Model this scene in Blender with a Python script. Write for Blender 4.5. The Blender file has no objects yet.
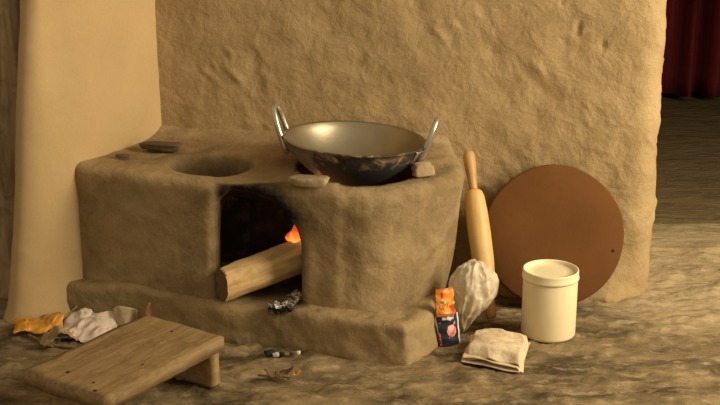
import bpy, bmesh, math, random
import numpy as np
from mathutils import Vector, Matrix
random.seed(7)
SC = bpy.context.scene
COL = SC.collection
R = math.radians

# ------------------------------------------------------------------ helpers
def link(o, parent=None):
    COL.objects.link(o)
    if parent is not None:
        o.parent = parent
    return o

def tag(o, label=None, cat=None, group=None, kind=None):
    if label: o['label'] = label
    if cat: o['category'] = cat
    if group: o['group'] = group
    if kind: o['kind'] = kind
    return o

def empty(name, loc, label, cat, group=None, rot=(0, 0, 0)):
    o = bpy.data.objects.new(name, None)
    o.empty_display_size = .05
    o.location = loc
    o.rotation_euler = rot
    link(o)
    return tag(o, label, cat, group)

def mesh_obj(name, verts, faces, mats, parent=None, smooth=True, colors=None, attrs=None, mat_idx=None, loc=None):
    me = bpy.data.meshes.new(name)
    me.from_pydata([tuple(map(float, v)) for v in verts], [], [tuple(map(int, f)) for f in faces])
    if not isinstance(mats, (list, tuple)): mats = [mats]
    for m in mats: me.materials.append(m)
    if smooth:
        me.polygons.foreach_set('use_smooth', [True] * len(me.polygons))
    if mat_idx is not None:
        me.polygons.foreach_set('material_index', [int(i) for i in mat_idx])
    if colors is not None:
        a = me.color_attributes.new('col', 'FLOAT_COLOR', 'POINT')
        c = np.ones((len(me.vertices), 4), np.float32)
        c[:, :3] = np.asarray(colors, np.float32)
        a.data.foreach_set('color', c.ravel())
    if attrs:
        for k, v in attrs.items():
            a = me.attributes.new(k, 'FLOAT', 'POINT')
            a.data.foreach_set('value', np.asarray(v, np.float32))
    me.update()
    o = bpy.data.objects.new(name, me)
    if loc is not None: o.location = loc
    return link(o, parent)

def bm_obj(name, bm, mats, parent=None, smooth=True):
    me = bpy.data.meshes.new(name)
    bmesh.ops.recalc_face_normals(bm, faces=bm.faces)
    bm.to_mesh(me); bm.free()
    if not isinstance(mats, (list, tuple)): mats = [mats]
    for m in mats: me.materials.append(m)
    me.polygons.foreach_set('use_smooth', [smooth] * len(me.polygons))
    o = bpy.data.objects.new(name, me)
    return link(o, parent)

# value noise -------------------------------------------------------
_rng = np.random.RandomState(11)
_T = _rng.rand(64, 64, 64).astype(np.float32)
def vnoise(p):
    p = np.asarray(p, np.float32)
    i = np.floor(p).astype(np.int32); f = p - i
    f = f * f * (3 - 2 * f)
    out = 0
    for dx in (0, 1):
        wx = f[..., 0] if dx else 1 - f[..., 0]
        for dy in (0, 1):
            wy = f[..., 1] if dy else 1 - f[..., 1]
            for dz in (0, 1):
                wz = f[..., 2] if dz else 1 - f[..., 2]
                out = out + wx * wy * wz * _T[(i[..., 0] + dx) % 64, (i[..., 1] + dy) % 64, (i[..., 2] + dz) % 64]
    return out * 2 - 1
def fbm(p, scale, oct=4, gain=.5, seed=0):
    p = np.asarray(p, np.float32) * scale + seed * 7.31
    a = 1; s = 0
    for k in range(oct):
        s = s + a * vnoise(p); a *= gain; p = p * 2.03 + 3.7
    return s
def ridge(p, scale, oct=3, seed=0):
    p = np.asarray(p, np.float32) * scale + seed * 5.17
    a = 1; s = 0
    for k in range(oct):
        s = s + a * (1 - np.abs(vnoise(p)) * 2); a *= .5; p = p * 2.1 + 1.7
    return s
def sstep(a, b, x):
    t = np.clip((x - a) / (b - a), 0, 1); return t * t * (3 - 2 * t)

# grid sheet --------------------------------------------------------
def grid_faces(nu, nv, closed_u=False):
    F = []
    for j in range(nv - 1):
        for i in range(nu if closed_u else nu - 1):
            i2 = (i + 1) % nu
            F.append((j * nu + i, j * nu + i2, (j + 1) * nu + i2, (j + 1) * nu + i))
    return F

def solidify(o, t, off=0):
    m = o.modifiers.new('thick', 'SOLIDIFY'); m.thickness = t; m.offset = off
def subsurf(o, n=1):
    m = o.modifiers.new('sub', 'SUBSURF'); m.levels = n; m.render_levels = n
def bevel(o, w, seg=2):
    m = o.modifiers.new('bev', 'BEVEL'); m.width = w; m.segments = seg; m.limit_method = 'ANGLE'

def revolve(profile, n=64):
    """profile list of (r,z); returns verts, faces (closed poles where r==0)"""
    V = []; F = []; rings = []
    for r, z in profile:
        if r < 1e-6:
            V.append((0, 0, z)); rings.append([len(V) - 1])
        else:
            s = len(V)
            for k in range(n):
                a = 2 * math.pi * k / n
                V.append((r * math.cos(a), r * math.sin(a), z))
            rings.append(list(range(s, s + n)))
    for a, b in zip(rings[:-1], rings[1:]):
        for k in range(n):
            k2 = (k + 1) % n
            if len(a) == 1 and len(b) == 1: continue
            if len(a) == 1: F.append((a[0], b[k2], b[k]))
            elif len(b) == 1: F.append((a[k], a[k2], b[0]))
            else: F.append((a[k], a[k2], b[k2], b[k]))
    return np.array(V), F

def tube(pts, radii, n=12, cap=True):
    pts = [Vector(p) for p in pts]
    if not isinstance(radii, (list, tuple)): radii = [radii] * len(pts)
    V = []; F = []
    t0 = (pts[1] - pts[0]).normalized()
    up = Vector((0, 0, 1)) if abs(t0.z) < .9 else Vector((1, 0, 0))
    nrm = t0.cross(up).normalized()
    for i, p in enumerate(pts):
        t = (pts[min(i + 1, len(pts) - 1)] - pts[max(i - 1, 0)]).normalized()
        nrm = (nrm - t * nrm.dot(t)).normalized()
        b = t.cross(nrm)
        for k in range(n):
            a = 2 * math.pi * k / n
            V.append(p + (nrm * math.cos(a) + b * math.sin(a)) * radii[i])
    F = grid_faces(n, len(pts), True)
    if cap:
        F.append(tuple(range(n - 1, -1, -1))); s = (len(pts) - 1) * n; F.append(tuple(range(s, s + n)))
    return V, F

# ------------------------------------------------------------------ materials
def new_mat(name):
    m = bpy.data.materials.new(name); m.use_nodes = True
    nt = m.node_tree; nt.nodes.clear()
    out = nt.nodes.new('ShaderNodeOutputMaterial'); b = nt.nodes.new('ShaderNodeBsdfPrincipled')
    nt.links.new(b.outputs[0], out.inputs[0])
    return m, nt, b
def N(nt, typ, **kw):
    n = nt.nodes.new(typ)
    for k, v in kw.items():
        if k in n.inputs: n.inputs[k].default_value = v
        else: setattr(n, k, v)
    return n
def noise(nt, vec, scale, detail=6, rough=.55, dist=0):
    n = N(nt, 'ShaderNodeTexNoise', Scale=scale, Detail=detail, Roughness=rough, Distortion=dist)
    nt.links.new(vec, n.inputs['Vector']); return n.outputs['Fac']
def ramp(nt, fac, stops):
    r = nt.nodes.new('ShaderNodeValToRGB'); e = r.color_ramp.elements
    while len(e) < len(stops): e.new(.5)
    for el, (p, c) in zip(e, stops):
        el.position = p; el.color = (*c, 1) if len(c) == 3 else c
    nt.links.new(fac, r.inputs[0]); return r.outputs[0]
def mixc(nt, fac, a, b, mode='MIX'):
    m = nt.nodes.new('ShaderNodeMix'); m.data_type = 'RGBA'; m.blend_type = mode
    for s, v in ((0, fac), (6, a), (7, b)):
        if isinstance(v, bpy.types.NodeSocket): nt.links.new(v, m.inputs[s])
        else: m.inputs[s].default_value = v if s == 0 else (*v, 1)
    return m.outputs[2]
def bump(nt, b, hs):
    prev = None
    for h, st, d in hs:
        n = N(nt, 'ShaderNodeBump', Strength=st, Distance=d)
        nt.links.new(h, n.inputs['Height'])
        if prev is not None: nt.links.new(prev, n.inputs['Normal'])
        prev = n.outputs[0]
    nt.links.new(prev, b.inputs['Normal'])

def mud_mat(name, c_lo, c_hi, c_spot, coarse=7, fine=45, st=.5, soot=False, streak=None, grain=.3, lo=.3, hi=.7, lit_pale=None):
    m, nt, b = new_mat(name)
    tc = nt.nodes.new('ShaderNodeTexCoord'); v = tc.outputs['Object']
    mp = N(nt, 'ShaderNodeMapping'); nt.links.new(v, mp.inputs[0])
    if streak: mp.inputs['Scale'].default_value = streak
    vs = mp.outputs[0]
    n1 = noise(nt, vs, coarse, 7, .6, .6)
    c = ramp(nt, n1, [(lo, c_lo), (hi, c_hi)])
    n2 = noise(nt, vs, fine, 5, .65, .3)
    sp = ramp(nt, n2, [(.50, (0, 0, 0)), (.78, (1, 1, 1))])
    c = mixc(nt, sp, c, c_spot)
    n3 = noise(nt, v, fine * 6, 3, .7)
    c = mixc(nt, grain, c, ramp(nt, n3, [(.3, (.35, .35, .35)), (.7, (.72, .72, .72))]), 'OVERLAY')
    if lit_pale:
        at = N(nt, 'ShaderNodeAttribute', attribute_name='lit_pale')
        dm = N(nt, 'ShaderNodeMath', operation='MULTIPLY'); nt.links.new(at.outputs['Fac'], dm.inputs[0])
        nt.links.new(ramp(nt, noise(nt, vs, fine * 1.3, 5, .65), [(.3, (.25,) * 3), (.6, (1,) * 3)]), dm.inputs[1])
        c = mixc(nt, dm.outputs[0], c, lit_pale)
    if soot:
        at = N(nt, 'ShaderNodeAttribute', attribute_name='soot')
        ns = noise(nt, v, 30, 4)
        mm = N(nt, 'ShaderNodeMath', operation='MULTIPLY_ADD'); nt.links.new(ns, mm.inputs[0]); mm.inputs[1].default_value = .35; 
        ad = N(nt, 'ShaderNodeMath', operation='SUBTRACT'); nt.links.new(at.outputs['Fac'], ad.inputs[0]); ad.inputs[1].default_value = .17
        nt.links.new(ad.outputs[0], mm.inputs[2])
        mm.use_clamp = True
        c = mixc(nt, mm.outputs[0], c, (.012, .010, .008))
    nt.links.new(c, b.inputs['Base Color'])
    b.inputs['Roughness'].default_value = .95; b.inputs['Specular IOR Level'].default_value = .12
    nb = noise(nt, vs, coarse * 2.6, 7, .55, .35)
    bump(nt, b, [(nb, st * .55, .025), (n2, st * .5, .006), (n3, st * .35, .002)])
    return m

def plain(name, col, rough=.6, metal=0, var=.15, sc=20, bmp=.2, bsc=60, spec=.4, bdist=.003):
    m, nt, b = new_mat(name)
    tc = nt.nodes.new('ShaderNodeTexCoord'); v = tc.outputs['Object']
    n1 = noise(nt, v, sc, 6, .6, .3)
    lo = tuple(x * (1 - var) for x in col); hi = tuple(min(1, x * (1 + var)) for x in col)
    nt.links.new(ramp(nt, n1, [(.3, lo), (.7, hi)]), b.inputs['Base Color'])
    b.inputs['Roughness'].default_value = rough; b.inputs['Metallic'].default_value = metal
    b.inputs['Specular IOR Level'].default_value = spec
    if bmp: bump(nt, b, [(noise(nt, v, bsc, 5), bmp, bdist)])
    return m

def wood(name, lo, hi, dark, scale=(6, 60, 60), rough=.7, bmp=.3, dirt=.6):
    m, nt, b = new_mat(name)
    tc = nt.nodes.new('ShaderNodeTexCoord'); v = tc.outputs['Object']
    mp = N(nt, 'ShaderNodeMapping'); mp.inputs['Scale'].default_value = scale; nt.links.new(v, mp.inputs[0])
    n1 = noise(nt, mp.outputs[0], 1, 6, .6, 1.0)
    c = ramp(nt, n1, [(.3, lo), (.7, hi)])
    n2 = noise(nt, v, 22, 5, .6, .4)
    c = mixc(nt, ramp(nt, n2, [(.5, (0, 0, 0)), (.8, (dirt,) * 3)]), c, dark)
    nt.links.new(c, b.inputs['Base Color'])
    b.inputs['Roughness'].default_value = rough; b.inputs['Specular IOR Level'].default_value = .3
    bump(nt, b, [(n1, bmp, .004), (n2, bmp * .5, .003)])
    return m

def colattr(name, rough=.6, spec=.4, bmp=.2, transl=0.0, bsc=80):
    m, nt, b = new_mat(name)
    at = N(nt, 'ShaderNodeAttribute', attribute_name='col')
    tc = nt.nodes.new('ShaderNodeTexCoord')
    n = noise(nt, tc.outputs['Object'], 40, 5)
    c = mixc(nt, .35, at.outputs['Color'], ramp(nt, n, [(.3, (.38,) * 3), (.7, (.62,) * 3)]), 'OVERLAY')
    nt.links.new(c, b.inputs['Base Color'])
    b.inputs['Roughness'].default_value = rough; b.inputs['Specular IOR Level'].default_value = spec
    if transl: b.inputs['Transmission Weight'].default_value = transl
    if bmp: bump(nt, b, [(noise(nt, tc.outputs['Object'], bsc, 4), bmp, .003)])
    return m

M = {}
M['wall_back'] = mud_mat('mud_plaster_rough', (.33, .225, .105), (.45, .32, .165), (.39, .28, .15), 6, 30, .75)
M['wall_left'] = mud_mat('mud_plaster_smooth', (.50, .345, .165), (.56, .395, .2), (.53, .38, .2), 4, 26, .12, grain=.12)
M['stove'] = mud_mat('stove_clay', (.215, .148, .072), (.40, .285, .148), (.35, .25, .135), 6, 30, .65, soot=True, lo=.36, hi=.66)
M['plinth'] = mud_mat('plinth_clay', (.24, .165, .08), (.37, .265, .135), (.3, .215, .115), 8, 34, .6, soot=True)
M['floor'] = mud_mat('earth_floor', (.075, .054, .029), (.255, .182, .094), (.40, .30, .17), 5.5, 27, 1.0, streak=(.7, 1.5, 1), lo=.38, hi=.62, lit_pale=(.46, .35, .2))
M['lit_floor'] = mud_mat('lit_earth', (.26, .19, .10), (.44, .33, .185), (.5, .385, .22), 5, 22, .9, streak=(.7, 1.5, 1), lo=.38, hi=.62)  # lit copy of the earth floor, daylight painted into the colour
M['inner_floor'] = mud_mat('inner_earth_floor', (.10, .07, .03), (.2, .14, .065), (.24, .17, .09), 6, 28, .8, streak=(.7, 1.8, 1))  # darker earth, the inner room's shade painted into its colour
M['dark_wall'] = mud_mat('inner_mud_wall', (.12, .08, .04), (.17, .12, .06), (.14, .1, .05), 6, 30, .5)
M['post'] = wood('old_timber', (.20, .14, .075), (.52, .39, .23), (.08, .053, .03), (26, 26, 3), .9, .9, .8)

# ------------------------------------------------------------------ wall / floor geometry
def dents(P2, lst):
    """P2: (n,2) along-wall & z metric coords; lst of (u,z,ru,rz,depth)"""
    d = np.zeros(len(P2))
    for u, z, ru, rz, dep in lst:
        d += dep * np.exp(-(((P2[:, 0] - u) / ru) ** 2 + ((P2[:, 1] - z) / rz) ** 2))
    return d

def catmull(pts, n):
    P = [pts[0]] + list(pts) + [pts[-1]]; out = []
    P = [np.array(p, float) for p in P]
    for i in range(1, len(P) - 2):
        for k in range(n):
            t = k / n
            out.append(.5 * ((2 * P[i]) + (-P[i-1] + P[i+1]) * t + (2*P[i-1] - 5*P[i] + 4*P[i+1] - P[i+2]) * t*t + (-P[i-1] + 3*P[i] - 3*P[i+1] + P[i+2]) * t**3))
    out.append(P[-2]); return np.array(out)

def resample(P, step):
    d = np.r_[0, np.cumsum(np.linalg.norm(np.diff(P, axis=0), axis=1))]
    n = max(2, int(d[-1] / step)); s = np.linspace(0, d[-1], n)
    return np.c_[np.interp(s, d, P[:, 0]), np.interp(s, d, P[:, 1])]

def wall(name, front, back, mat, amp, z1=2.3, flare=.05, flare_h=.05, seed=0, dz=.009, step=.009, dlist=(), fine_top=.95, ridgeamp=.0, warp=None):
    F_ = resample(front, step); B_ = np.array(back, float)
    pl = np.r_[F_, B_]; nF = len(F_)
    zs = np.r_[np.arange(-.04, fine_top, dz), np.linspace(fine_top, z1, 8)]
    t = np.gradient(F_, axis=0); t /= np.linalg.norm(t, axis=1)[:, None] + 1e-9
    nr = np.c_[t[:, 1], -t[:, 0]]            # path runs left -> right seen from the camera: normal towards -Y
    arc = np.r_[0, np.cumsum(np.linalg.norm(np.diff(F_, axis=0), axis=1))]
    V = []
    for z in zs:
        P = np.c_[F_, np.full(nF, z)]
        d = amp * (fbm(P, 3.2, 3, seed=seed) * 1.6 + fbm(P, 14, 3, seed=seed + 3) * .7)
        if ridgeamp:
            gate = sstep(-.1, .7, fbm(P, 3.5, 2, seed=seed + 12))
            Q = P.copy(); Q[:, 0] += Q[:, 2] * .6
            d += gate * ridgeamp * (np.maximum(fbm(Q * np.array([1.4, 1.4, .8]), 26, 3, seed=seed + 5) - .25, 0))
            d -= gate * ridgeamp * .9 * (np.maximum(fbm(Q * np.array([1, 1, .7]), 17, 2, seed=seed + 9) - .5, 0))
        d += flare * math.exp(-max(z, 0) / flare_h) * (1 + .4 * fbm(P, 7, 2, seed=seed + 2))
        if name == 'wall_back': d -= .8 * flare * math.exp(-max(z, 0) / flare_h) * sstep(.70, .80, F_[:, 0])
        if len(dlist): d += dents(np.c_[arc, np.full(nF, z)], dlist)
        # fade the offset at the path ends
        Pf = F_ + nr * d[:, None]
        if warp: Pf = warp(Pf, z)
        V.append(np.c_[np.r_[Pf, B_], np.full(len(pl), z)])
    V = np.concatenate(V)
    o = mesh_obj(name, V, grid_faces(len(pl), len(zs), True), mat)
    return tag(o, kind='structure')

# back wall: inner corner on the left, rounded free end on the right
front = np.r_[np.array([(-.64, 3.432), (-.5, 3.412)]), np.array([(.3, 3.298), (.55, 3.262), (.72, 3.235)]),
              catmull([(.72, 3.235), (.79, 3.23), (.832, 3.255), (.85, 3.31), (.855, 3.40), (.855, 3.50)], 8)[1:]]
dl = [(1.24, .735, .010, .018, -.007), (1.25, .725, .008, .008, .004), (1.315, .69, .006, .012, -.006), (1.19, .80, .004, .004, -.008),
      (.62, .62, .05, .02, -.004), (.8, .74, .03, .05, -.004), (1.0, .67, .02, .03, -.006), (.35, .6, .02, .05, -.005), (.5, .72, .05, .03, .004)]
wall('wall_back', front, [(.85, 3.62), (-.64, 3.75)], M['wall_back'], .0034, flare=.055, flare_h=.045, seed=1, dlist=dl, ridgeamp=.0075, step=.0065, dz=.0065, warp=lambda P, z: np.c_[P[:, 0] - (.032 + .004 * max(0, 1 - max(z, 0) / .8)) * sstep(.45, .8, P[:, 0]), P[:, 1]])
# left wall: turned towards the camera, rounded near end
front = catmull([(-.82, 3.30), (-.88, 3.19), (-.925, 3.10), (-.91, 3.035), (-.84, 3.045), (-.745, 3.105), (-.66, 3.225), (-.59, 3.36), (-.545, 3.46)], 10)
wall('wall_left', front, [(-.60, 3.70), (-.74, 3.5)], M['wall_left'], .0022, flare=.022, flare_h=.05, seed=4, warp=lambda P, z: np.c_[P[:, 0] + .09 * min(max(z, 0), 1.2) / .85 * sstep(-.74, -.90, P[:, 0]), P[:, 1]])

def floor_mesh(name, x0, x1, y0, y1, step, mat, amp, z0=0, seed=0):
    xs = np.arange(x0, x1 + 1e-6, step); ys = np.arange(y0, y1 + 1e-6, step)
    X, Y = np.meshgrid(xs, ys)
    P = np.c_[X.ravel(), Y.ravel(), np.zeros(X.size)]
    h = amp * (fbm(P, 3, 3, seed=seed) * .9 + np.maximum(fbm(P * np.array([.8, 1.3, 1]), 16, 4, .6, seed=seed + 2), -.15) * 1.1)
    h = np.where(P[:, 1] < 3.5, h, h * .8)
    P[:, 2] = z0 + h - amp * .6
    o = mesh_obj(name, P, grid_faces(len(xs), len(ys)), mat, attrs={'lit_pale': .9 * sstep(.55, .85, P[:, 0]) * sstep(2.85, 3.15, P[:, 1]) + .5 * np.exp(-((P[:, 0] + .95) / .12) ** 2 - ((P[:, 1] - 3.08) / .09) ** 2)})  # paints daylight into the right floor; pale mud ledge at far left
    return tag(o, kind='structure')
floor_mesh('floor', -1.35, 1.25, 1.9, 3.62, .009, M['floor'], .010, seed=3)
# outer floor skirts beyond the detailed patch
def quad(name, pts, mat):
    return tag(mesh_obj(name, pts, [tuple(range(len(pts)))], mat, smooth=False), kind='structure')
def slab(name, x0, x1, y0, y1, z0, z1, mat):
    bm = bmesh.new(); bmesh.ops.create_cube(bm, size=1)
    for v in bm.verts:
        v.co = Vector(((x0 + x1) / 2 + v.co.x * (x1 - x0), (y0 + y1) / 2 + v.co.y * (y1 - y0), (z0 + z1) / 2 + v.co.z * (z1 - z0)))
    return tag(bm_obj(name, bm, mat, smooth=False), kind='structure')
slab('floor_outer', -3.5, 3.5, -1.5, 6.4, -.12, -.02, M['inner_floor'])
slab('floor_lit_strip', .72, 3.2, 3.60, 3.84, -.10, .004, M['lit_floor'])  # added strip carrying the painted lit tone of the inner floor
slab('floor_inner', .75, 3.2, 3.62, 6.3, -.10, -.004, M['inner_floor'])
# inner room beyond the opening; unseen walls and ceiling keep it dark
slab('wall_inner_back', -.9, 3.3, 6.2, 6.35, -.02, 2.35, M['dark_wall'])
slab('wall_inner_left', .55, .70, 3.66, 6.2, -.02, 2.35, M['dark_wall'])
slab('wall_inner_right', 3.05, 3.2, 3.4, 6.2, -.02, 2.35, M['dark_wall'])
slab('ceiling_inner', .5, 3.3, 3.3, 6.4, 2.3, 2.4, M['dark_wall'])
slab('header_light_block', .9, 3.3, 3.25, 3.6, 1.25, 2.4, M['wall_back'])  # unseen header added to cut ambient light in the inner room
# far left: mud wall beyond the timber door post
slab('wall_far_left', -3.2, -1.18, 3.22, 3.45, -.02, 2.3, M['dark_wall'])

def timber_post():
    n = 40; zs = np.arange(-.02, 2.3, .012)
    V = []
    for z in zs:
        for k in range(n):
            a = 2 * math.pi * k / n
            ca, sa = math.cos(a), math.sin(a)
            sq = 1 / max(abs(ca), abs(sa)) ** .7
            V.append((-1.02 + .145 * ca * sq + .03 * z, 3.275 + .05 * sa * sq, z))
    V = np.array(V)
    g = fbm(V * np.array([30, 30, 2.5]), 1, 4, .6, seed=8) * .010 + fbm(V, 6, 2, seed=2) * .008
    g -= .012 * np.maximum(fbm(V * np.array([45, 45, 1.6]), 1, 2, seed=3) - .2, 0)
    ctr = V.copy(); ctr[:, 0] = -1.02 + .03 * ctr[:, 2]; ctr[:, 1] = 3.275
    d = V - ctr; d /= np.linalg.norm(d, axis=1)[:, None]
    V = V + d * g[:, None]
    F = grid_faces(n, len(zs), True) + [tuple(range(n - 1, -1, -1)), tuple(range((len(zs) - 1) * n, len(zs) * n))]
    o = mesh_obj('trim_1', V, F, M['post'])
    tag(o, kind='structure')
timber_post()

# curtain in the inner room
def curtain():
    m = wood('dark_red_cloth', (.05, .004, .006), (.16, .010, .014), (.02, .002, .004), (40, 40, 2), .9, .2, .5)
    nu, nv = 240, 24; V = []
    for j in range(nv):
        z = 2.1 - (2.1 - .03) * j / (nv - 1)
        for i in range(nu):
            u = i / (nu - 1); x = 1.0 + 1.7 * u
            ph = u * 60 + 1.2 * math.sin(u * 17)
            V.append((x + .015 * math.sin(ph * .5 + z), 5.72 + (.045 + .02 * math.sin(u * 23)) * math.sin(ph + .25 * math.sin(z * 2 + u * 9)), z))
    r = empty('curtain', (0, 0, 0), 'dark red pleated curtain hanging in the dim room through the opening', 'curtain')
    r.location = (1.85, 5.72, .03)
    V = np.array(V) - np.array(r.location)
    o = mesh_obj('curtain_cloth', V, grid_faces(nu, nv), m, r); solidify(o, .003)
    pv, pf = tube([(-.9, .0, 2.1), (.9, .0, 2.1)], .014, 12)
    mesh_obj('curtain_rod', pv, pf, M['post'], r)
curtain()

# ------------------------------------------------------------------ clay stove (signed-distance clay, surface nets)
def sd_poly(X, Y, pts):
    pts = np.array(pts, float); n = len(pts)
    d = np.full(X.shape, 1e9); s = np.ones(X.shape)
    j = n - 1
    for i in range(n):
        ex, ey = pts[j] - pts[i]; wx, wy = X - pts[i][0], Y - pts[i][1]
        t = np.clip((wx * ex + wy * ey) / (ex * ex + ey * ey), 0, 1)
        bx, by = wx - ex * t, wy - ey * t
        d = np.minimum(d, bx * bx + by * by)
        c1 = Y >= pts[i][1]; c2 = Y < pts[j][1]; c3 = ex * wy > ey * wx
        flip = (c1 & c2 & c3) | (~c1 & ~c2 & ~c3)
        s = np.where(flip, -s, s); j = i
    return s * np.sqrt(d)
def smin(a, b, k):
    h = np.clip(.5 + .5 * (b - a) / k, 0, 1); return b * (1 - h) + a * h - k * h * (1 - h)
def smax(a, b, k): return -smin(-a, -b, k)
def extr(d2, dz, r):
    a = d2 + r; b = dz + r
    return np.minimum(np.maximum(a, b), 0) + np.sqrt(np.maximum(a, 0) ** 2 + np.maximum(b, 0) ** 2) - r

def surface_nets(D, o, h):
    ins = D < 0
    nx, ny, nz = D.shape
    c = [(i, j, k) for i in (0, 1) for j in (0, 1) for k in (0, 1)]
    sl = lambda A, d: A[d[0]:nx - 1 + d[0], d[1]:ny - 1 + d[1], d[2]:nz - 1 + d[2]]
    cnt = sum(sl(ins, d).astype(np.int8) for d in c)
    mask = (cnt > 0) & (cnt < 8)
    idx = np.full(mask.shape, -1, np.int64); cells = np.argwhere(mask); idx[mask] = np.arange(len(cells))
    pos = np.zeros((len(cells), 3)); w = np.zeros(len(cells))
    for a in c:
        for ax in range(3):
            if a[ax]: continue
            b = list(a); b[ax] = 1
            da = D[cells[:, 0] + a[0], cells[:, 1] + a[1], cells[:, 2] + a[2]]
            db = D[cells[:, 0] + b[0], cells[:, 1] + b[1], cells[:, 2] + b[2]]
            x = (da < 0) != (db < 0)
            t = np.where(x, da / np.where(np.abs(da - db) < 1e-12, 1, da - db), 0)
            p = np.array(a, float)[None] + 0 * pos; p[:, ax] += t
            pos += p * x[:, None]; w += x
    pos = (cells + pos / w[:, None]) * h + np.array(o)
    F = []
    for ax in range(3):
        o1, o2 = [(1, 2), (2, 0), (0, 1)][ax]
        s0 = [slice(None)] * 3; s1 = [slice(None)] * 3
        s0[ax] = slice(0, -1); s1[ax] = slice(1, None)
        ch = ins[tuple(s0)] != ins[tuple(s1)]
        e = np.argwhere(ch)
        e = e[(e[:, o1] > 0) & (e[:, o2] > 0) & (e[:, o1] < D.shape[o1] - 1) & (e[:, o2] < D.shape[o2] - 1)]
        def cell(a, b):
            q = e.copy(); q[:, o1] -= a; q[:, o2] -= b; return idx[q[:, 0], q[:, 1], q[:, 2]]
        q = np.c_[cell(1, 1), cell(0, 1), cell(0, 0), cell(1, 0)]
        f = ins[e[:, 0], e[:, 1], e[:, 2]]
        q[~f] = q[~f][:, ::-1]
        F.append(q)
    F = np.concatenate(F); F = F[(F >= 0).all(axis=1)]
    return pos, F

def wallY(x): return 3.42 - .1435 * (x + .57)
HS = .0065
gx = np.arange(-.98, .40, HS); gy = np.arange(2.70, 3.47, HS); gz = np.arange(-.05, .50, HS)
X, Y, Z = np.meshgrid(gx, gy, gz, indexing='ij')
PG = np.stack([X, Y, Z], -1)
X2, Y2 = X[:, :, 0], Y[:, :, 0]
n_lo = fbm(PG, 6, 2, seed=21); n_md = fbm(PG, 22, 3, seed=22)

def chamber_sdf():
    # fuel mouth: opening outline in XZ, swept along Y
    mouth = sd_poly(X, Z + .5 * np.maximum(Y - 2.955, 0), [(-.352, .05), (-.356, .20), (-.350, .362), (-.325, .384), (-.27, .378), (-.215, .356), (-.180, .318), (-.157, .285), (-.147, .25), (-.147, .05)])
    m = extr(mouth, np.abs(Y - 3.01) - .20, .02)
    ch = extr(sd_poly(X, Y, [(-.50, 3.03), (-.30, 2.99), (.10, 2.99), (.13, 3.2), (-.45, 3.24)]), np.abs(Z - .19) - .105, .04)
    return smin(m, ch, .02)
CH = chamber_sdf()
def cyl(cx, cy, r, z0, z1, rr=.01, sx=1.0):
    d2 = np.sqrt(((X - cx) / sx) ** 2 + (Y - cy) ** 2) - r
    return extr(d2, np.abs(Z - (z0 + z1) / 2) - (z1 - z0) / 2, rr)
holeL = cyl(-.388, 3.14, .094, .26, .6, .01, 1.17) 
holeR = cyl(-.004, 3.080, .150, .2, .6)

def build_body():
    zw = Z - .028 * np.exp(-np.maximum(wallY(X) - Y, 0) / .03) - .025 * np.exp(-np.maximum(X + .60 + (3.42 - Y) * .55, 0) / .03)   # clay swept up against the walls
    zw = zw - .006 * n_lo + .014 * np.exp(-((X + .32) / .12) ** 2 - ((Y - 3.0) / .08) ** 2)
    top = zw - .40
    left = sd_poly(X2, Y2, [(-.765, 3.125), (-.725, 3.10), (-.60, 3.045), (-.37, 2.950), (-.20, 2.925), (-.06, 2.90), (0, 3.0), (.1, 3.46), (-.56, 3.46), (-.66, 3.30)])[:, :, None]
    left = left + .02 * (1 - np.clip(Z / .4, 0, 1)) * 0
    A = extr(left + 0 * Z, top, .026)
    k = np.clip(Z / .40, 0, 1)
    rx = .205 + .055 * k
    d = (np.sqrt(((X - .015) / rx) ** 2 + ((Y - 3.135) / .25) ** 2) - 1) * .22
    B = extr(d, top, .03)
    C = extr(sd_poly(X2, Y2, [(-.1, 3.1), (.235, 3.1), (.25, 3.25), (.25, 3.4), (-.1, 3.46)])[:, :, None] + .045 * (1 - k), top, .03)
    b = smin(smin(A, B, .03), C, .05)
    b = smax(b, -(Z - .0), .005)
    b = b + .0045 * n_lo + .0022 * n_md
    b = smax(b, -CH, .024 + .03 * sstep(-.27, -.345, X) * sstep(-.41, -.37, X) * sstep(.40, .30, Z) * sstep(3.02, 2.96, Y))
    b = smax(b, -holeL, .016)
    b = smax(b, -holeR, .012)
    return b
BODY = build_body()
pos, F = surface_nets(BODY, (gx[0], gy[0], gz[0]), HS)
def samp(A, p):
    i = np.clip(((p - np.array([gx[0], gy[0], gz[0]])) / HS).round().astype(int), 0, np.array(A.shape) - 1)
    return A[i[:, 0], i[:, 1], i[:, 2]]
ch = samp(CH, pos); hl = samp(holeL, pos); hr = samp(holeR, pos)
front_fade = sstep(2.95, 3.0, pos[:, 1])
soot = 1 - sstep(.0, .022, ch) 
soot = soot * (.6 + .4 * front_fade)
soot = np.maximum(soot, 1.0 * (1 - sstep(.004, .075, ch)) ** .8 * sstep(.25, .33, pos[:, 2]) * sstep(.408, .394, pos[:, 2]) * sstep(-.375, -.345, pos[:, 0]) * sstep(2.995, 2.965, pos[:, 1]))
soot = np.maximum(soot, .95 * (1 - sstep(.006, .022, hr)))
soot = np.maximum(soot, .45 * (1 - sstep(.002, .012, hl)) * sstep(.42, .33, pos[:, 2]))
soot = np.maximum(soot, .35 * np.exp(-((pos[:, 0] + .20) / .07) ** 2 - ((pos[:, 1] - 3.1) / .10) ** 2) * (pos[:, 2] > .36))  # soft darker patch on the top between the two holes
stove = empty('clay_stove', (-.2, 3.1, 0), 'low two-hole mud stove with a sooty fuel mouth, built against the wall', 'stove')
so = np.array([-.2, 3.1, 0])
mesh_obj('stove_body', pos - so, F, M['stove'], stove, attrs={'soot': soot})

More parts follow.
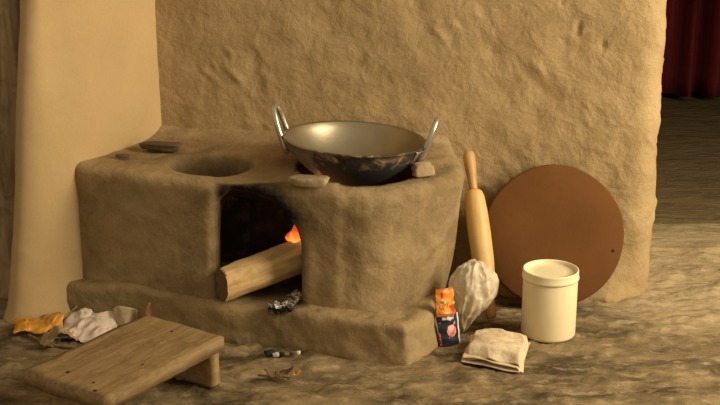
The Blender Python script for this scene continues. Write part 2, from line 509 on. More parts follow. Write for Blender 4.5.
def build_plinth():
    d2 = sd_poly(X2, Y2, [(-.86, 3.12), (-.815, 3.085), (-.55, 3.00), (-.20, 2.885), (.03, 2.79), (.108, 2.765), (.188, 2.865), (.205, 3.0), (.2, 3.30), (-.5, 3.44), (-.66, 3.30)])[:, :, None]
    zt = .093 + .006 * n_lo + .004 * n_md - .018 * np.exp(-((X + .24) / .08) ** 2 - ((Y - 2.9) / .07) ** 2)
    k = np.clip(Z / .09, 0, 1)
    p = extr(d2 - .012 * (1 - k) ** 2 + .007 * n_lo + .005 * n_md, Z - zt, .018)
    return smax(p, -(Z + .03), .004)
PL = build_plinth()
pos, F = surface_nets(PL, (gx[0], gy[0], gz[0]), HS)
ch = samp(CH, pos)
soot = .8 * (1 - sstep(.0, .03, ch)) * sstep(2.93, 3.02, pos[:, 1])
soot = np.maximum(soot, .55 * np.exp(-((pos[:, 0] + .19) / .05) ** 2 - ((pos[:, 1] - 2.93) / .05) ** 2))
mesh_obj('stove_plinth', pos - so, F, M['plinth'], stove, attrs={'soot': soot})

# ------------------------------------------------------------------ lumps of stone / charcoal
def lump(name, loc, size, mat, label=None, cat=None, group=None, seed=0, rot=0, flat=.0, nsub=3, rough=.25, parent=None):
    bm = bmesh.new(); bmesh.ops.create_icosphere(bm, subdivisions=nsub, radius=1)
    P = np.array([v.co[:] for v in bm.verts])
    Q = np.sign(P) * np.abs(P) ** (1 - flat)
    n = fbm(P, 1.3, 3, seed=seed); Q = Q * (1 + rough * n)[:, None] + .06 * fbm(P, 5, 2, seed=seed + 1)[:, None] * P
    c, s = math.cos(rot), math.sin(rot)
    Q = Q * np.array(size)
    Q = np.c_[Q[:, 0] * c - Q[:, 1] * s, Q[:, 0] * s + Q[:, 1] * c, Q[:, 2]]
    Q[:, 2] -= Q[:, 2].min()
    for v, q in zip(bm.verts, Q): v.co = q
    o = bm_obj(name, bm, mat, parent); o.location = loc
    if label: tag(o, label, cat, group)
    return o
M['stone'] = plain('shard_clay', (.36, .26, .15), .9, 0, .25, 30, .5, 80, .2)
M['dark_stone'] = plain('dark_shard', (.13, .09, .05), .9, 0, .4, 30, .5, 80, .2)
M['char'] = plain('charcoal', (.02, .018, .016), .8, 0, .5, 60, .6, 120, .3)
M['ash'] = plain('white_ash', (.55, .52, .48), .8, 0, .25, 60, .4, 120, .3)
lump('pot_rest_stone', (-.125, 2.925, .401), (.042, .022, .011), M['stone'], 'flat clay shard wedged under the left front of the pan', 'stone', seed=3, rot=-.25, flat=.55)
lump('pot_rest_stone', (.158, 3.0, .400), (.028, .018, .016), M['stone'], 'chunky clay stone propping the right side of the pan', 'stone', seed=5, rot=.4, flat=.5)
lump('clay_shard', (-.535, 3.245, .404), (.050, .022, .010), M['dark_stone'], 'broken flat shard on the back left of the stove top', 'shard', seed=7, rot=-.25, flat=.5)
lump('clay_chip', (-.628, 3.175, .403), (.018, .007, .005), M['dark_stone'], 'tiny brown chip at the left end of the stove top', 'shard', seed=9, rot=.2, flat=.3)

# ------------------------------------------------------------------ karahi
def steel_mat(name, base, rough, soot_amt):
    m, nt, b = new_mat(name)
    tc = nt.nodes.new('ShaderNodeTexCoord'); v = tc.outputs['Object']
    n1 = noise(nt, v, 18, 6, .6, .5)
    c = ramp(nt, n1, [(.3, tuple(x * .8 for x in base)), (.7, base)])
    b.inputs['Metallic'].default_value = .85; b.inputs['Roughness'].default_value = rough
    if soot_amt:
        at = N(nt, 'ShaderNodeAttribute', attribute_name='soot')
        n2 = noise(nt, v, 26, 5, .65, .8)
        ad = N(nt, 'ShaderNodeMath', operation='ADD'); nt.links.new(at.outputs['Fac'], ad.inputs[0]); nt.links.new(n2, ad.inputs[1])
        k = ramp(nt, ad.outputs[0], [(.62, (0, 0, 0)), (.95, (1, 1, 1))])
        crust = ramp(nt, n2, [(.38, (.015, .012, .010)), (.52, (.05, .035, .022)), (.66, (.34, .235, .115))])
        # crust fades to black low on the bowl
        at2 = N(nt, 'ShaderNodeAttribute', attribute_name='low')
        crust = mixc(nt, at2.outputs['Fac'], crust, (.012, .010, .009))
        c = mixc(nt, k, c, crust)
        inv = N(nt, 'ShaderNodeMath', operation='MULTIPLY_ADD'); nt.links.new(k, inv.inputs[0]); inv.inputs[1].default_value = -.8; inv.inputs[2].default_value = .8
        nt.links.new(inv.outputs[0], b.inputs['Metallic'])
        rr = N(nt, 'ShaderNodeMath', operation='MULTIPLY_ADD'); nt.links.new(k, rr.inputs[0]); rr.inputs[1].default_value = .4; rr.inputs[2].default_value = rough
        nt.links.new(rr.outputs[0], b.inputs['Roughness'])
    nt.links.new(c, b.inputs['Base Color'])
    bump(nt, b, [(noise(nt, v, 60, 5), .12, .002)])
    return m
def karahi():
    r = empty('karahi', (-.019, 3.085, .360), 'round-bottomed steel karahi with two loop handles on the stove fire', 'cooking pan', rot=(R(-.5), R(3.2), R(-9)))
    inner = steel_mat('worn_steel', (.37, .315, .215), .40, 0); outer = steel_mat('sooty_steel', (.40, .34, .27), .42, 1)
    H = .116; RT = .180
    prof_o = [(0, 0)] + [(RT * math.sin(a) / math.sin(R(68)), H * (1 - math.cos(a)) / (1 - math.cos(R(68)))) for a in [R(68) * k / 14 for k in range(1, 15)]]
    prof = prof_o + [(RT + .004, H + .001), (RT + .0045, H + .004), (RT + .001, H + .006), (RT - .004, H + .002)]
    nO = len(prof) - 2
    prof += [(max(q[0] - .003, 0), q[1] + .003) for q in reversed(prof_o)][1:]
    prof[-1] = (0, .003)
    n = 96
    V, F = revolve(prof, n)
    ang = np.arctan2(V[:, 1], V[:, 0])
    # steel shows on the left flank, soot elsewhere
    s = .30 - .45 * np.exp(-((np.mod(ang + math.pi * 1.12, 2 * math.pi) - math.pi * .12) / .55) ** 2)
    d = np.abs(np.arctan2(np.sin(ang - R(207)), np.cos(ang - R(207))))
    s = np.where(d < .8, -.3 + 1.0 * sstep(.25, .8, d), .7)
    s = s - .2 * sstep(H * .92, H * 1.02, V[:, 2])
    low = sstep(H * .86, H * .60, V[:, 2])
    # which ring does a face belong to
    mi = []
    k = 0
    for a in range(len(prof) - 1):
        mi += [0 if a < nO else 1] * n
    F = F; 
    mesh_obj('bowl', V, F, [outer, inner], r, attrs={'soot': s, 'low': low}, mat_idx=mi[:len(F)])
    hm = steel_mat('handle_steel', (.62, .56, .46), .3, 0)
    for sgn in (-1, 1):
        pts = []; w = .036; hh = .082
        for k in range(25):
            a = math.pi * k / 24
            y = w * math.cos(a) * (1.05 if sgn < 0 else .95); h = hh * math.sin(a) ** .75
            out = .0025 + (.024 if sgn > 0 else .032) * (h / hh)
            pts.append((sgn * (RT - .0005 + out), y, H - .012 + h))
        # flattened feet riveted to the outside of the wall
        p0, p1 = pts[0], pts[-1]
        foot = lambda p: [(p[0] - sgn * .016, p[1], p[2] - .032), (p[0] - sgn * .006, p[1], p[2] - .014)]
        pts = foot(p0) + pts + foot(p1)[::-1]
        tv, tf = tube(pts, [.008] * 2 + [.0074] * (len(pts) - 4) + [.008] * 2, 12)
        hd = mesh_obj('handle', tv, tf, hm, r)
        # flat strap that carries the handle on the outside of the bowl
        SV = []; na, nh = 30, 7
        for j in range(nh):
            aa = R(68) * (.80 + .19 * j / (nh - 1)); rad = RT * math.sin(aa) / math.sin(R(68)) + .0022; zz = H * (1 - math.cos(aa)) / (1 - math.cos(R(68)))
            for i in range(na):
                th = R(-22 + 44 * i / (na - 1)) + (math.pi if sgn < 0 else 0)
                SV.append((rad * math.cos(th), rad * math.sin(th), zz))
        so_ = mesh_obj('handle_plate', SV, grid_faces(na, nh), hm, hd); solidify(so_, .003)
karahi()

# ------------------------------------------------------------------ firewood, flame, embers
def log():
    a, b = Vector((-.350, 2.93, .138)), Vector((-.10, 3.075, .186))
    L = (b - a).length
    r = empty('firewood_log', a, 'split yellow-brown log pushed into the stove fuel mouth', 'firewood')
    r.rotation_mode = 'QUATERNION'; r.rotation_quaternion = (b - a).to_track_quat('X', 'Z')
    bark = wood('split_wood', (.42, .26, .10), (.72, .50, .24), (.24, .14, .055), (8, 40, 40), .85, .5, .5)
    endm = wood('cut_end', (.10, .06, .028), (.20, .125, .06), (.05, .03, .015), (30, 30, 30), .9, .5, .7)
    prof = [(0, -.040), (.026, -.034), (.038, -.014), (.036, .008), (.022, .026), (.004, .038), (-.016, .034), (-.034, .016), (-.038, -.010), (-.022, -.034)]
    dense = []
    for i in range(len(prof)):
        p, q = prof[i], prof[(i + 1) % len(prof)]
        for k in range(4): dense.append((p[0] + (q[0] - p[0]) * k / 4, p[1] + (q[1] - p[1]) * k / 4))
    n = len(dense); nx = 50; V = []
    for j in range(nx):
        u = j / (nx - 1); s = 1.13 + .10 * u
        for (y, z) in dense:
            V.append((L * u + (.010 * (z / .04) if j == 0 else 0), y * s, z * s))
    V = np.array(V); nn = fbm(V * np.array([.35, 1, 1]), 40, 3, seed=6) * .0032 + fbm(V, 12, 2, seed=7) * .003
    rad = V.copy(); rad[:, 0] = 0; rad /= np.linalg.norm(rad, axis=1)[:, None] + 1e-6
    V = V + rad * nn[:, None]
    F = grid_faces(n, nx, True); 
    mesh_obj('log_wood', V, F, bark, r)
    for j0, nm in ((0, 'cut_end'), (nx - 1, 'cut_end')):
        ring = V[j0 * n:(j0 + 1) * n]; c = ring.mean(0)
        vv = np.r_[ring, (ring + c) / 2 + np.array([.0015 if j0 == 0 else -.001, 0, 0]), [c]]
        ff = [(k, (k + 1) % n, n + (k + 1) % n, n + k) for k in range(n)] + [(n + k, n + (k + 1) % n, 2 * n) for k in range(n)]
        mesh_obj(nm, vv, ff, endm if j0 == 0 else M['char'], r)
log()

def flame():
    m, nt, b = new_mat('flame_glow')
    tc = nt.nodes.new('ShaderNodeTexCoord'); sx = N(nt, 'ShaderNodeSeparateXYZ'); nt.links.new(tc.outputs['Generated'], sx.inputs[0])
    nz = noise(nt, tc.outputs['Object'], 40, 3, .5, 1)
    ad = N(nt, 'ShaderNodeMath', operation='MULTIPLY_ADD'); nt.links.new(nz, ad.inputs[0]); ad.inputs[1].default_value = .9
    nt.links.new(sx.outputs['Z'], ad.inputs[2])
    c = ramp(nt, ad.outputs[0], [(.45, (.95, .42, .10)), (.8, (.95, .20, .02)), (1.0, (.55, .06, .008))])
    b.inputs['Base Color'].default_value = (.2, .03, 0, 1)
    nt.links.new(c, b.inputs['Emission Color']); b.inputs['Emission Strength'].default_value = 1.25
    V, F = [], []
    r = empty('flame', (-.168, 3.03, .213), 'small orange flame above the log inside the stove mouth', 'flame')
    for (x, y, h, w, sd) in ((.0, 0, .066, .017, 0), (.018, .012, .045, .013, 2), (-.012, .01, .034, .010, 4)):
        prof = [(0, 0)] + [(w * math.sin(math.pi * t ** .7) * (1 - .25 * t) + .0004, h * t) for t in [k / 14 for k in range(1, 14)]] + [(0, h)]
        v, f = revolve(prof, 20)
        v[:, 0] += x + .010 * np.sin(v[:, 2] / h * 3 + sd) * v[:, 2] / h; v[:, 1] += y
        mesh_obj('flame_tongue', v, f, m, r)
flame()
l = bpy.data.lights.new('fire_glow', 'POINT'); l.energy = .35; l.color = (1, .42, .12); l.shadow_soft_size = .02
lo = bpy.data.objects.new('fire_glow', l); lo.location = (-.13, 3.06, .27); link(lo)

# scorched foil and charcoal by the mouth
def scrap(name, loc, sx, sy, mat, label=None, cat=None, group=None, seed=0, rot=0, curl=.3, amp=.25, n=14, colors=None, thick=.0008, tilt=0, parent=None):
    V = []
    for j in range(n):
        for i in range(n):
            u, v = i / (n - 1) - .5, j / (n - 1) - .5
            V.append((u * sx, v * sy, 0))
    V = np.array(V); s = max(sx, sy)
    P = V / s
    V[:, 2] = s * (amp * ridge(P, 2.2, 2, seed) * .35 + curl * (P[:, 0] ** 2 * 1.5) + amp * .3 * fbm(P, 4, 2, seed=seed))
    V[:, 0] += s * .12 * fbm(P, 3, 2, seed=seed + 4); V[:, 1] += s * .12 * fbm(P, 3, 2, seed=seed + 5)
    ct, st_ = math.cos(tilt), math.sin(tilt)
    V = np.c_[V[:, 0], V[:, 1] * ct - V[:, 2] * st_, V[:, 1] * st_ + V[:, 2] * ct]
    V[:, 2] -= V[:, 2].min()
    o = mesh_obj(name, V, grid_faces(n, n), mat, parent, colors=colors)
    o.location = loc; o.rotation_euler = (0, 0, rot); solidify(o, thick)
    if label: tag(o, label, cat, group)
    return o
M['foil'] = plain('scorched_foil', (.42, .38, .34), .35, .6, .6, 60, .3, 90)
g = 'scorched scraps at the stove mouth'
for k, (x, y, z, sx, sy, mt, rt) in enumerate([(-.158, 2.95, .094, .03, .016, 'foil', 1.2), (-.205, 2.905, .083, .026, .016, 'ash', .8), (-.185, 2.905, .083, .035, .022, 'foil', .6), (-.165, 2.915, .086, .03, .016, 'foil', 1.1), (-.2, 2.885, .078, .026, .022, 'char', .2),
                                            (-.172, 2.882, .082, .03, .02, 'char', 2.0), (-.15, 2.935, .092, .04, .014, 'foil', 1.0), (-.19, 2.892, .090, .018, .014, 'ash', .3)]):
    nm = {'foil': 'foil_scrap', 'char': 'charred_scrap', 'ash': 'ash_flake'}[mt]
    lb = {'foil': 'curled grey foil scrap scorched at the foot of the log', 'char': 'black charred scrap lying below the log at the stove mouth', 'ash': 'white ash flake on the plinth below the log'}[mt]
    scrap(nm, (x - .012, y, z), sx * 1.25, sy * 1.25, M[mt], lb, 'scrap', g + (' (foil)' if mt == 'foil' else ' (char)' if mt == 'char' else ' (ash)'), seed=20 + k, rot=rt, curl=.5, amp=.5, tilt=.3)

# ------------------------------------------------------------------ rolling pin
def pin():
    a, b = Vector((.345, 3.03, .004)), Vector((.291, 3.232, .407))
    L = (b - a).length
    r = empty('rolling_pin', a, 'pale wooden rolling pin leaning between stove and clay disc', 'rolling pin')
    r.rotation_mode = 'QUATERNION'; r.rotation_quaternion = (b - a).to_track_quat('Z', 'Y')
    wd = wood('pin_wood', (.60, .36, .13), (.72, .47, .19), (.42, .24, .08), (45, 45, 5), .45, .12, .35)
    wh = wood('pin_handle_wood', (.46, .26, .09), (.6, .36, .14), (.3, .17, .06), (45, 45, 5), .45, .12, .4)
    z0, z1 = L * .235, L * .765
    prof = [(0, z0), (.014, z0), (.022, z0 + .004), (.0265, z0 + .014), (.029, z0 + .05), (.0305, (z0 + z1) / 2), (.0295, z1 - .06), (.0265, z1 - .02), (.022, z1 - .006), (.014, z1), (0, z1)]
    v, f = revolve(prof, 40); mesh_obj('barrel', v, f, wd, r)
    for top in (0, 1):
        h = L * .24
        pr = [(.0125, 0), (.0115, .01), (.0125, .03), (.0150, .06), (.0165, h - .025), (.0160, h - .010), (.012, h - .002), (.006, h), (0, h)]
        v, f = revolve([(0, 0)] + pr, 28)
        if top: v[:, 2] += z1 - .003
        else:
            v[:, 2] = z0 + .003 - v[:, 2]; f = [t[::-1] for t in f]
        mesh_obj('handle', v, f, wh, r)
pin()

# ------------------------------------------------------------------ clay disc
def disc():
    c = Vector((.524, 3.182, .184)); Rr = .1925
    r = empty('clay_griddle', c + Vector((0, -.06, -.183)), 'large flat brown clay disc leaning against the wall', 'griddle')
    m = plain('brown_clay', (.128, .054, .017), .95, 0, .12, 7, .25, 40, .08, .004)
    t = .016
    prof = [(0, -t / 2), (Rr * .5, -t / 2), (Rr - .006, -t / 2 + .0005), (Rr - .0015, -t / 2 + .0035), (Rr, 0), (Rr - .0015, t / 2 - .0035), (Rr - .006, t / 2), (Rr * .5, t / 2), (0, t / 2)]
    v, f = revolve(prof, 96)
    d = np.array(v); rr = 1 + .006 * np.sin(2 * np.arctan2(d[:, 1], d[:, 0]) + 1) + .004 * np.sin(5 * np.arctan2(d[:, 1], d[:, 0]))
    v[:, :2] *= rr[:, None]
    o = mesh_obj('disc', v, f, m, r)
    Mx = Matrix.Translation(c - r.location) @ Matrix.Rotation(R(4), 4, 'Z') @ Matrix.Rotation(R(72), 4, 'X')
    o.matrix_local = Mx
    # small dark pit near the right rim
    v, f = revolve([(0, .001), (.0035, .001), (.0042, .0), (.0035, -.001), (0, -.001)], 16)
    p = mesh_obj('pit', v, f, M['char'], o)
    p.matrix_local = Matrix.Translation((.160, -.045, t / 2 + .0004))
    tag(p, 'small dark pit')
disc()

# ------------------------------------------------------------------ canister
def canister():
    r = empty('canister', (.482, 2.945, .0), 'cream plastic canister with lid standing before the clay disc', 'canister')
    m = plain('cream_plastic', (.76, .64, .39), .42, 0, .06, 9, .06, 40, .45)
    m2 = plain('cream_lid', (.80, .69, .44), .42, 0, .05, 9, .06, 40, .45)
    Rr, H = .069, .160
    prof = [(0, .004), (Rr - .006, .003), (Rr - .003, .0), (Rr - .0005, .003), (Rr, .008), (Rr, H - .01), (Rr - .003, H - .005), (Rr - .003, H), (0, H)]
    v, f = revolve(prof, 72); mesh_obj('canister_body', v, f, m, r)
    z = H - .008; T = H + .016
    prof = [(Rr - .001, z), (Rr + .0022, z), (Rr + .003, z + .002), (Rr + .003, z + .005), (Rr + .0015, z + .008), (Rr + .0015, T - .005), (Rr + .0012, T - .001), (Rr - .0005, T), (Rr - .003, T - .001), (Rr - .0045, T - .006), (Rr - .006, T - .010), (Rr * .55, T - .0095), (0, T - .009)]
    v, f = revolve(prof, 72); mesh_obj('lid', v, f, m2, r)
canister()

# ------------------------------------------------------------------ plastic bag, printed packet, folded cloth
def bag():
    m, nt, b = new_mat('cloudy_plastic')
    tc = nt.nodes.new('ShaderNodeTexCoord'); v = tc.outputs['Object']
    n1 = noise(nt, v, 24, 6, .6, 1.2)
    nt.links.new(ramp(nt, n1, [(.33, (.58, .44, .27)), (.5, (.80, .66, .46)), (.66, (.95, .88, .74))]), b.inputs['Base Color'])
    b.inputs['Roughness'].default_value = .30; b.inputs['Transmission Weight'].default_value = .25; b.inputs['IOR'].default_value = 1.3
    bump(nt, b, [(noise(nt, v, 30, 4, .5, 1.0), .3, .005)])
    r = empty('plastic_bag', (.285, 2.945, .0), 'crumpled cloudy plastic bag slumped beside the stove', 'bag')
    bm = bmesh.new(); bmesh.ops.create_icosphere(bm, subdivisions=6, radius=1)
    P = np.array([q.co[:] for q in bm.verts]); bm.free()
    t = (P[:, 2] + 1) / 2
    w = np.interp(t, [0, .15, .4, .7, .9, 1], [.55, .60, .84, 1.04, 1.08, 1.0])
    S = P / (np.linalg.norm(P[:, :2], axis=1)[:, None] + .25); S[:, 2] = P[:, 2] * .25
    k = (ridge(S, 2.6, 2, 3) - .3) * np.interp(t, [0, .6, 1], [.16, .10, .03]) + fbm(P, 2.2, 2, seed=5) * .06 + (ridge(P, 3.4, 2, 9) - .3) * .035
    Q = P * (1 + k)[:, None]
    V = np.c_[Q[:, 0] * .060 * w, Q[:, 1] * .046 * w, Q[:, 2] * .088]
    V[:, 0] += np.interp(t, [0, .5, 1], [-.022, .002, .006])
    V[:, 2] -= V[:, 2].min()
    V[:, 2] += .003
    bm = bmesh.new(); bmesh.ops.create_icosphere(bm, subdivisions=6, radius=1)
    for q, p in zip(bm.verts, V): q.co = p
    bm_obj('pouch', bm, m, r)
    # crimped opening edge running down the left side
    white = plain('bag_edge', (.80, .74, .64), .35, 0, .15, 30, .3, 90)
    nu, nv = 8, 40; E = []
    for j in range(nv):
        s = j / (nv - 1); z = .005 + .125 * s
        for i in range(nu):
            q = i / (nu - 1)
            x = -.060 + .014 * q - .006 * math.sin(s * 3.1) + .012 * (1 - s)
            y = -.040 - .010 * math.sin(q * 3.1) + .020 * s + .003 * math.sin(s * 28 + q * 2)
            E.append((x + .0025 * math.sin(s * 37), y, z))
    o = mesh_obj('bag_edge', E, grid_faces(nu, nv), white, r); solidify(o, .001)
bag()

def packet():
    r = empty('snack_packet', (.217, 2.868, 0), 'glossy printed packet with orange food picture above a dark panel', 'packet')
    r.rotation_euler = (0, 0, R(24))
    mat = colattr('printed_film', .28, .5, .08)
    def panel(name, x0, z0, x1, z1, w0, w1, colf, yoff, seed, label):
        nu, nv = 36, 44; V = []; C = []
        for j in range(nv):
            v = j / (nv - 1)
            for i in range(nu):
                u = i / (nu - 1)
                cx = x0 + (x1 - x0) * v; w = w0 + (w1 - w0) * v
                x = cx + (u - .5) * w; z = z0 + (z1 - z0) * v
                y = yoff + .012 * v - .008 * math.sin(u * 3.1) + .0008 * math.sin(v * 18 + u * 4)
                V.append((x, y, z)); C.append(colf(u, v))
        o = mesh_obj(name, V, grid_faces(nu, nv), mat, r, colors=C); solidify(o, .0012)
        tag(o, label)
    def n2(u, v, s, seed): return float(fbm(np.array([[u, v, seed * .37]]), s, 3, seed=seed)[0])
    def orange(u, v):
        a = n2(u, v, 4, 3); b = n2(u, v, 5, 8)
        c = (.80, .26, .03)
        if a > .18: c = (.88, .56, .20)
        if a > .55: c = (.92, .80, .55)
        if b < -.45: c = (.42, .07, .02)
        if b > .55 and v < .6: c = (.16, .25, .04)
        if v < .10 or v > .95: c = (.55, .12, .02)
        return c
    def dark(u, v):
        c = (.022, .022, .035)
        if math.hypot((u - .58) / .22, (v - .47) / .20) < 1: c = (.62, .16, .13) if n2(u, v, 5, 4) < .15 else (.80, .42, .34)
        elif n2(u, v, 5, 6) > .75: c = (.55, .12, .08)
        elif n2(u, v, 6, 12) > .75: c = (.60, .60, .62)
        if v > .86 and .15 < u < .8 and n2(u, v, 14, 2) > -.2: c = (.62, .62, .66)
        if u > .92: c = (.70, .70, .70)
        return c
    panel('orange_panel', -.004, .080, -.005, .150, .052, .048, orange, .0, 1, 'orange picture panel')
    panel('dark_panel', .006, .004, .001, .082, .056, .060, dark, -.008, 2, 'dark panel with red roundel')
packet()

def folded_cloth():
    m, nt, b = new_mat('rag_weave')
    tc = nt.nodes.new('ShaderNodeTexCoord'); v = tc.outputs['Object']
    n1 = noise(nt, v, 30, 6, .6, .8)
    nt.links.new(ramp(nt, n1, [(.3, (.52, .38, .22)), (.6, (.70, .56, .37))]), b.inputs['Base Color']); b.inputs['Roughness'].default_value = .95
    bump(nt, b, [(noise(nt, v, 40, 5, .6, .8), .5, .006), (noise(nt, v, 500, 2), .3, .001)])
    r = empty('cleaning_rag', (.337, 2.815, .0), 'folded beige rag on the floor in front of the plastic bag', 'cloth', rot=(0, 0, R(-8)))
    r.scale = (.93, .93, .93)
    # layers of a folded square: each a rippled sheet, joined in one strip by a fold
    def layer(zf, x0, x1, y0, y1, seed, amp):
        nu, nv = 70, 60; V = []
        for j in range(nv):
            for i in range(nu):
                u, w = i / (nu - 1), j / (nv - 1)
                sk = .018 * (w - .5)
                V.append((x0 + (x1 - x0) * u + sk - .020 * (1 - w) * u * 0, y0 + (y1 - y0) * w - .03 * u * (1 - w) - .012 * u, zf(u, w)))
        V = np.array(V)
        V[:, 2] += amp * (ridge(V * np.array([1, 1.5, 0]) + .3 * V[:, [1, 0, 2]], 15, 2, seed) - .5) * .9 + amp * 1.1 * fbm(V, 9, 2, seed=seed)
        V[:, 0] += .004 * fbm(V, 25, 2, seed=seed + 1); V[:, 1] += .005 * fbm(V, 22, 2, seed=seed + 2)
        V[:, 2] = np.maximum(V[:, 2], .003)
        return V, grid_faces(nu, nv)
    ed = lambda u, w: 1 - (abs(2 * w - 1)) ** 4 * .6
    V, F = layer(lambda u, w: .034 + .010 * math.sin(u * 3.1) - .022 * max(0, .16 - w) / .16 - .030 * max(0, w - .85) / .15 - .026 * max(0, u - .93) / .07 - .02 * max(0, .06 - u) / .06, -.072, .078, -.075, .085, 31, .0062)
    o = mesh_obj('top_fold', V, F, m, r); solidify(o, .003)
    V, F = layer(lambda u, w: .018 - .012 * max(0, w - .9) / .1 - .010 * max(0, u - .95) / .05, -.078, .072, -.082, .08, 37, .0035)
    o = mesh_obj('middle_fold', V, F, m, r); solidify(o, .003)
    V, F = layer(lambda u, w: .006, -.080, .070, -.084, .075, 41, .002)
    o = mesh_obj('bottom_fold', V, F, m, r); solidify(o, .003)
folded_cloth()

# ------------------------------------------------------------------ low wooden stool
def stool():
    near = Vector((-.522, 2.318)); ex = Vector((math.cos(R(57)), math.sin(R(57)))); L = .388; W = .248
    r = empty('low_wooden_stool', (near.x, near.y, 0), 'low worn plank stool on the floor before the stove', 'stool', rot=(0, 0, math.atan2(ex.y, ex.x)))
    top = wood('stool_plank', (.20, .125, .052), (.36, .235, .105), (.11, .065, .028), (7, 60, 60), .7, .5, .7)
    side = wood('stool_side', (.26, .165, .07), (.42, .28, .13), (.12, .07, .03), (7, 50, 60), .75, .4, .6)
    HT = .120; T = .034
    def board(name, x0, x1, y0, y1, z0, z1, mat, seed, cuts=14, amp=.0018):
        bm = bmesh.new(); bmesh.ops.create_cube(bm, size=1)
        for q in bm.verts: q.co = Vector(((x0 + x1) / 2 + q.co.x * (x1 - x0), (y0 + y1) / 2 + q.co.y * (y1 - y0), (z0 + z1) / 2 + q.co.z * (z1 - z0)))
        bmesh.ops.bevel(bm, geom=list(bm.edges), offset=.0025, segments=2, affect='EDGES')
        long_e = [e for e in bm.edges if e.calc_length() > .04]
        bmesh.ops.subdivide_edges(bm, edges=long_e, cuts=cuts, use_grid_fill=True)
        P = np.array([q.co[:] for q in bm.verts]); d = np.stack([fbm(P, 18, 3, seed=seed + k) for k in range(3)], 1) * amp
        for q, dd in zip(bm.verts, d): q.co += Vector(dd)
        return bm_obj(name, bm, mat, r)
    sp = board('seat_plank', 0, L, 0, W, HT - T, HT, top, 3, 18, .0022)
    board('leg', L - .040, L - .012, .008, W - .008, .0, HT - T + .001, side, 13)
    board('leg', .05, .075, .08, W - .03, .0, HT - T + .001, side, 23)
    for (x, y) in ((.015, .045), (.04, .075), (.05, .16), (.165, .05), (.285, .06), (.315, .055), (.34, .12)):
        v, f = revolve([(0, -.004), (.0036, -.004), (.0042, .0006), (.003, .0016), (0, .0018)], 14)
        mesh_obj('nail', v, f, M['char'], sp, loc=(x, y, HT - .0002))
stool()

# ------------------------------------------------------------------ litter at the left
M['paper'] = plain('dirty_paper', (.62, .50, .40), .85, 0, .22, 22, .5, 50, .2, .005)
M['kraft'] = plain('brown_paper', (.34, .235, .13), .85, 0, .3, 25, .4, 60, .2)
M['orange'] = plain('orange_film', (.60, .27, .03), .35, 0, .35, 25, .3, 60, .5)
M['leafbrown'] = plain('dry_leaf', (.18, .11, .05), .8, 0, .5, 40, .4, 90, .2)
M['red_film'] = plain('red_film', (.30, .12, .075), .4, 0, .3, 30, .3, 60, .4)
M['black_film'] = plain('black_film', (.03, .024, .02), .5, 0, .4, 30, .3, 60, .4)

def sheet(name, loc, rot, sx, sy, mat, fz, seed, amp, label, cat, thick=.0012, n=46, edge=.08, parent=None):
    V = []
    for j in range(n):
        for i in range(n):
            u, v = i / (n - 1), j / (n - 1)
            V.append(((u - .5) * sx, (v - .5) * sy, fz(u, v)))
    V = np.array(V)
    q = V / max(sx, sy); q2 = q.copy(); q2[:, 2] = 0
    V[:, 2] += amp * (ridge(q2, 3.2, 3, seed) - .6) + amp * .4 * fbm(q2, 7, 2, seed=seed)
    e = edge * max(sx, sy)
    V[:, 0] += e * fbm(q2, 4, 3, seed=seed + 2); V[:, 1] += e * fbm(q2, 4, 3, seed=seed + 3)
    V[:, 2] = np.maximum(V[:, 2], .0015 + .001 * np.abs(fbm(q2, 9, 1, seed=3)))
    o = mesh_obj(name, V, grid_faces(n, n), mat, parent, loc=loc); o.rotation_euler = (0, 0, rot); solidify(o, thick)
    return tag(o, label, cat) if label else o
sheet('orange_wrapper', (-.828, 2.96, .002), .2, .12, .08, M['orange'], lambda u, v: .010 + .026 * math.sin(math.pi * v) ** .7 * (.5 + .6 * u) + .006 * math.sin(u * 9), 51, .0035, 'crumpled orange wrapper at the foot of the left wall', 'wrapper')
sheet('crumpled_paper', (-.695, 2.93, .004), -.15, .145, .125, M['paper'], lambda u, v: .010 + .034 * v * math.sin(math.pi * min(1, u * 1.05)) ** .6 , 53, .007, 'dirty white crumpled paper sheet behind the wooden stool', 'paper')
sheet('brown_paper_scrap', (-.755, 2.875, .002), .4, .085, .045, M['kraft'], lambda u, v: .006 + .03 * (1 - abs(2 * u - 1)), 57, .006, 'brown folded paper scrap between orange wrapper and white paper', 'paper')
def curled(name, loc, rot, rad, h, a0, a1, mat, label, cat, lean=0):
    nu, nv = 30, 14; V = []
    for j in range(nv):
        v = j / (nv - 1)
        for i in range(nu):
            u = i / (nu - 1); a = a0 + (a1 - a0) * u
            hh = h * (.55 + .45 * math.sin(math.pi * min(max(u, .05), .95)))
            V.append((rad * math.cos(a) * (1 + .15 * v), rad * math.sin(a) + lean * v * h, hh * v))
    V = np.array(V); V += .0025 * np.stack([fbm(V, 40, 2, seed=k) for k in range(3)], 1); V[:, 2] -= V[:, 2].min()
    o = mesh_obj(name, V, grid_faces(nu, nv), mat, loc=loc); o.rotation_euler = (0, 0, rot); solidify(o, .0018)
    return tag(o, label, cat)
curled('coconut_husk', (-.607, 2.98, .001), 0, .026, .062, R(160), R(380), plain('tan_husk', (.46, .35, .21), .9, 0, .25, 30, .5, 60, .2), 'upright tan curl of husk right of the white paper', 'husk', .2)
curled('red_film_curl', (-.575, 2.965, .001), 0, .032, .075, R(-50), R(5), M['red_film'], 'thin reddish curl of film beside the tan husk', 'wrapper', .1)
scrap('black_film_scrap', (-.598, 2.93, .003), .05, .035, M['black_film'], 'black film scrap under the reddish curl', 'wrapper', seed=61, rot=.6, curl=.6, amp=.4)
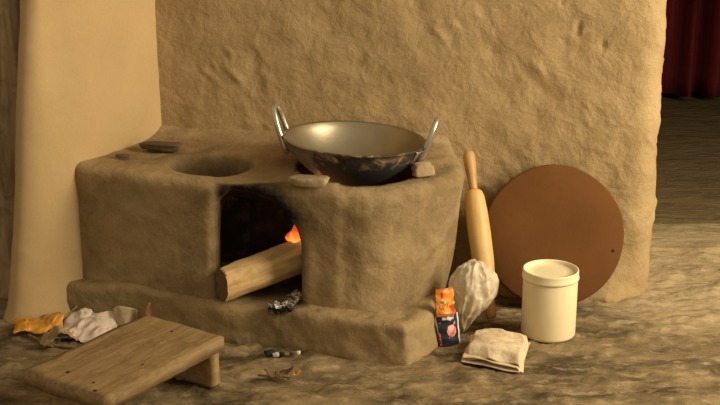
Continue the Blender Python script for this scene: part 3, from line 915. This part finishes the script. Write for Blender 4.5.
def stick(name, p, q, r, mat, label, cat, group=None, seed=0):
    p, q = Vector(p), Vector(q); pts = []; rad = []
    for k in range(9):
        t = k / 8; w = p.lerp(q, t)
        off = .05 * (q - p).length
        w += Vector((off * math.sin(t * 5 + seed) * .5, off * math.cos(t * 4 + seed) * .5, 0)); pts.append(w - p); rad.append(r * (1 - .35 * t) * (1 + .15 * math.sin(k * 2.1 + seed)))
    v, f = tube(pts, rad, 8); o = mesh_obj(name, v, f, mat, loc=p)
    return tag(o, label, cat, group)
M['twig'] = plain('twig_bark', (.24, .16, .085), .9, 0, .4, 60, .4, 120, .2)
stick('twig', (-.80, 2.86, .006), (-.665, 2.835, .006), .0045, M['twig'], 'pale straight twig on the floor in front of the white paper', 'twig', seed=1)
stick('twig', (-.845, 2.92, .006), (-.765, 2.855, .006), .0035, M['twig'], 'thin dark twig slanting below the orange wrapper', 'twig', seed=2)
stick('twig', (-.79, 2.925, .01), (-.735, 2.99, .055), .0030, M['twig'], 'brown twig propped between orange wrapper and paper', 'twig', seed=3)
scrap('dry_leaf', (-.775, 2.855, .003), .05, .022, M['leafbrown'], 'dry brown leaf among the twigs', 'leaf', seed=63, rot=.3, curl=.5, amp=.4)
scrap('dry_leaf', (-.845, 3.035, .004), .05, .03, M['leafbrown'], 'dry brown leaf behind the orange wrapper', 'leaf', seed=64, rot=-.3, curl=.5, amp=.4)

# floor crumbs in front of the stove
lump('charcoal_piece', (-.222, 2.80, .001), (.013, .009, .007), M['char'], 'largest charcoal crumb on the floor before the stove mouth', 'charcoal', seed=71, rot=.4, flat=.4)
lump('charcoal_piece', (-.19, 2.795, .001), (.007, .006, .005), M['char'], 'small charcoal crumb right of the largest one', 'charcoal', seed=72, flat=.4)
lump('ash_lump', (-.206, 2.795, .001), (.008, .006, .005), M['ash'], 'small pale ash lump between two charcoal crumbs', 'ash', seed=73, flat=.3)
lump('charcoal_piece', (-.165, 2.80, .001), (.009, .006, .006), M['dark_stone'], 'brownish charcoal crumb at the right end of the row', 'charcoal', seed=74, flat=.3)
lump('ash_lump', (-.152, 2.805, .001), (.006, .005, .005), M['ash'], 'tiny pale ash lump at the right end of the row', 'ash', seed=75, flat=.3)
scrap('dry_leaf', (-.187, 2.675, .002), .065, .026, M['leafbrown'], 'dry dark leaf lying on the floor centre, right of the stool', 'leaf', seed=76, rot=.15, curl=.6, amp=.4)
scrap('orange_peel', (-.155, 2.69, .002), .022, .016, M['orange'], 'small orange peel beside the dark leaf', 'peel', seed=77, rot=.5, curl=.6, amp=.3)
stick('twig', (-.24, 2.68, .004), (-.17, 2.66, .004), .0025, M['twig'], 'thin twig crossing the dark leaf at the floor centre', 'twig', seed=6)

# ------------------------------------------------------------------ light, world, camera
w = bpy.data.worlds.new('world'); SC.world = w; w.use_nodes = True
bg = w.node_tree.nodes['Background']; bg.inputs[0].default_value = (1, .80, .52, 1); bg.inputs[1].default_value = .45
def area(name, loc, target, size, energy, color, sy=None):
    l = bpy.data.lights.new(name, 'AREA'); l.energy = energy; l.color = color; l.size = size
    if sy: l.shape = 'RECTANGLE'; l.size_y = sy
    o = bpy.data.objects.new(name, l); o.location = loc
    o.rotation_euler = (Vector(target) - Vector(loc)).to_track_quat('-Z', 'Y').to_euler(); link(o)
area('daylight_door', (2.2, 2.15, 1.4), (-.1, 3.1, .25), 1.0, 88, (1, .865, .63), 1.3)

cd = bpy.data.cameras.new('camera'); cam = bpy.data.objects.new('camera', cd); link(cam)
cd.sensor_width = 36; cd.lens = 62
cam.location = (0, 0, 1.25); cam.rotation_euler = (R(73), 0, 0)
cd.clip_end = 60
SC.camera = cam
SC.view_settings.view_transform = 'Standard'
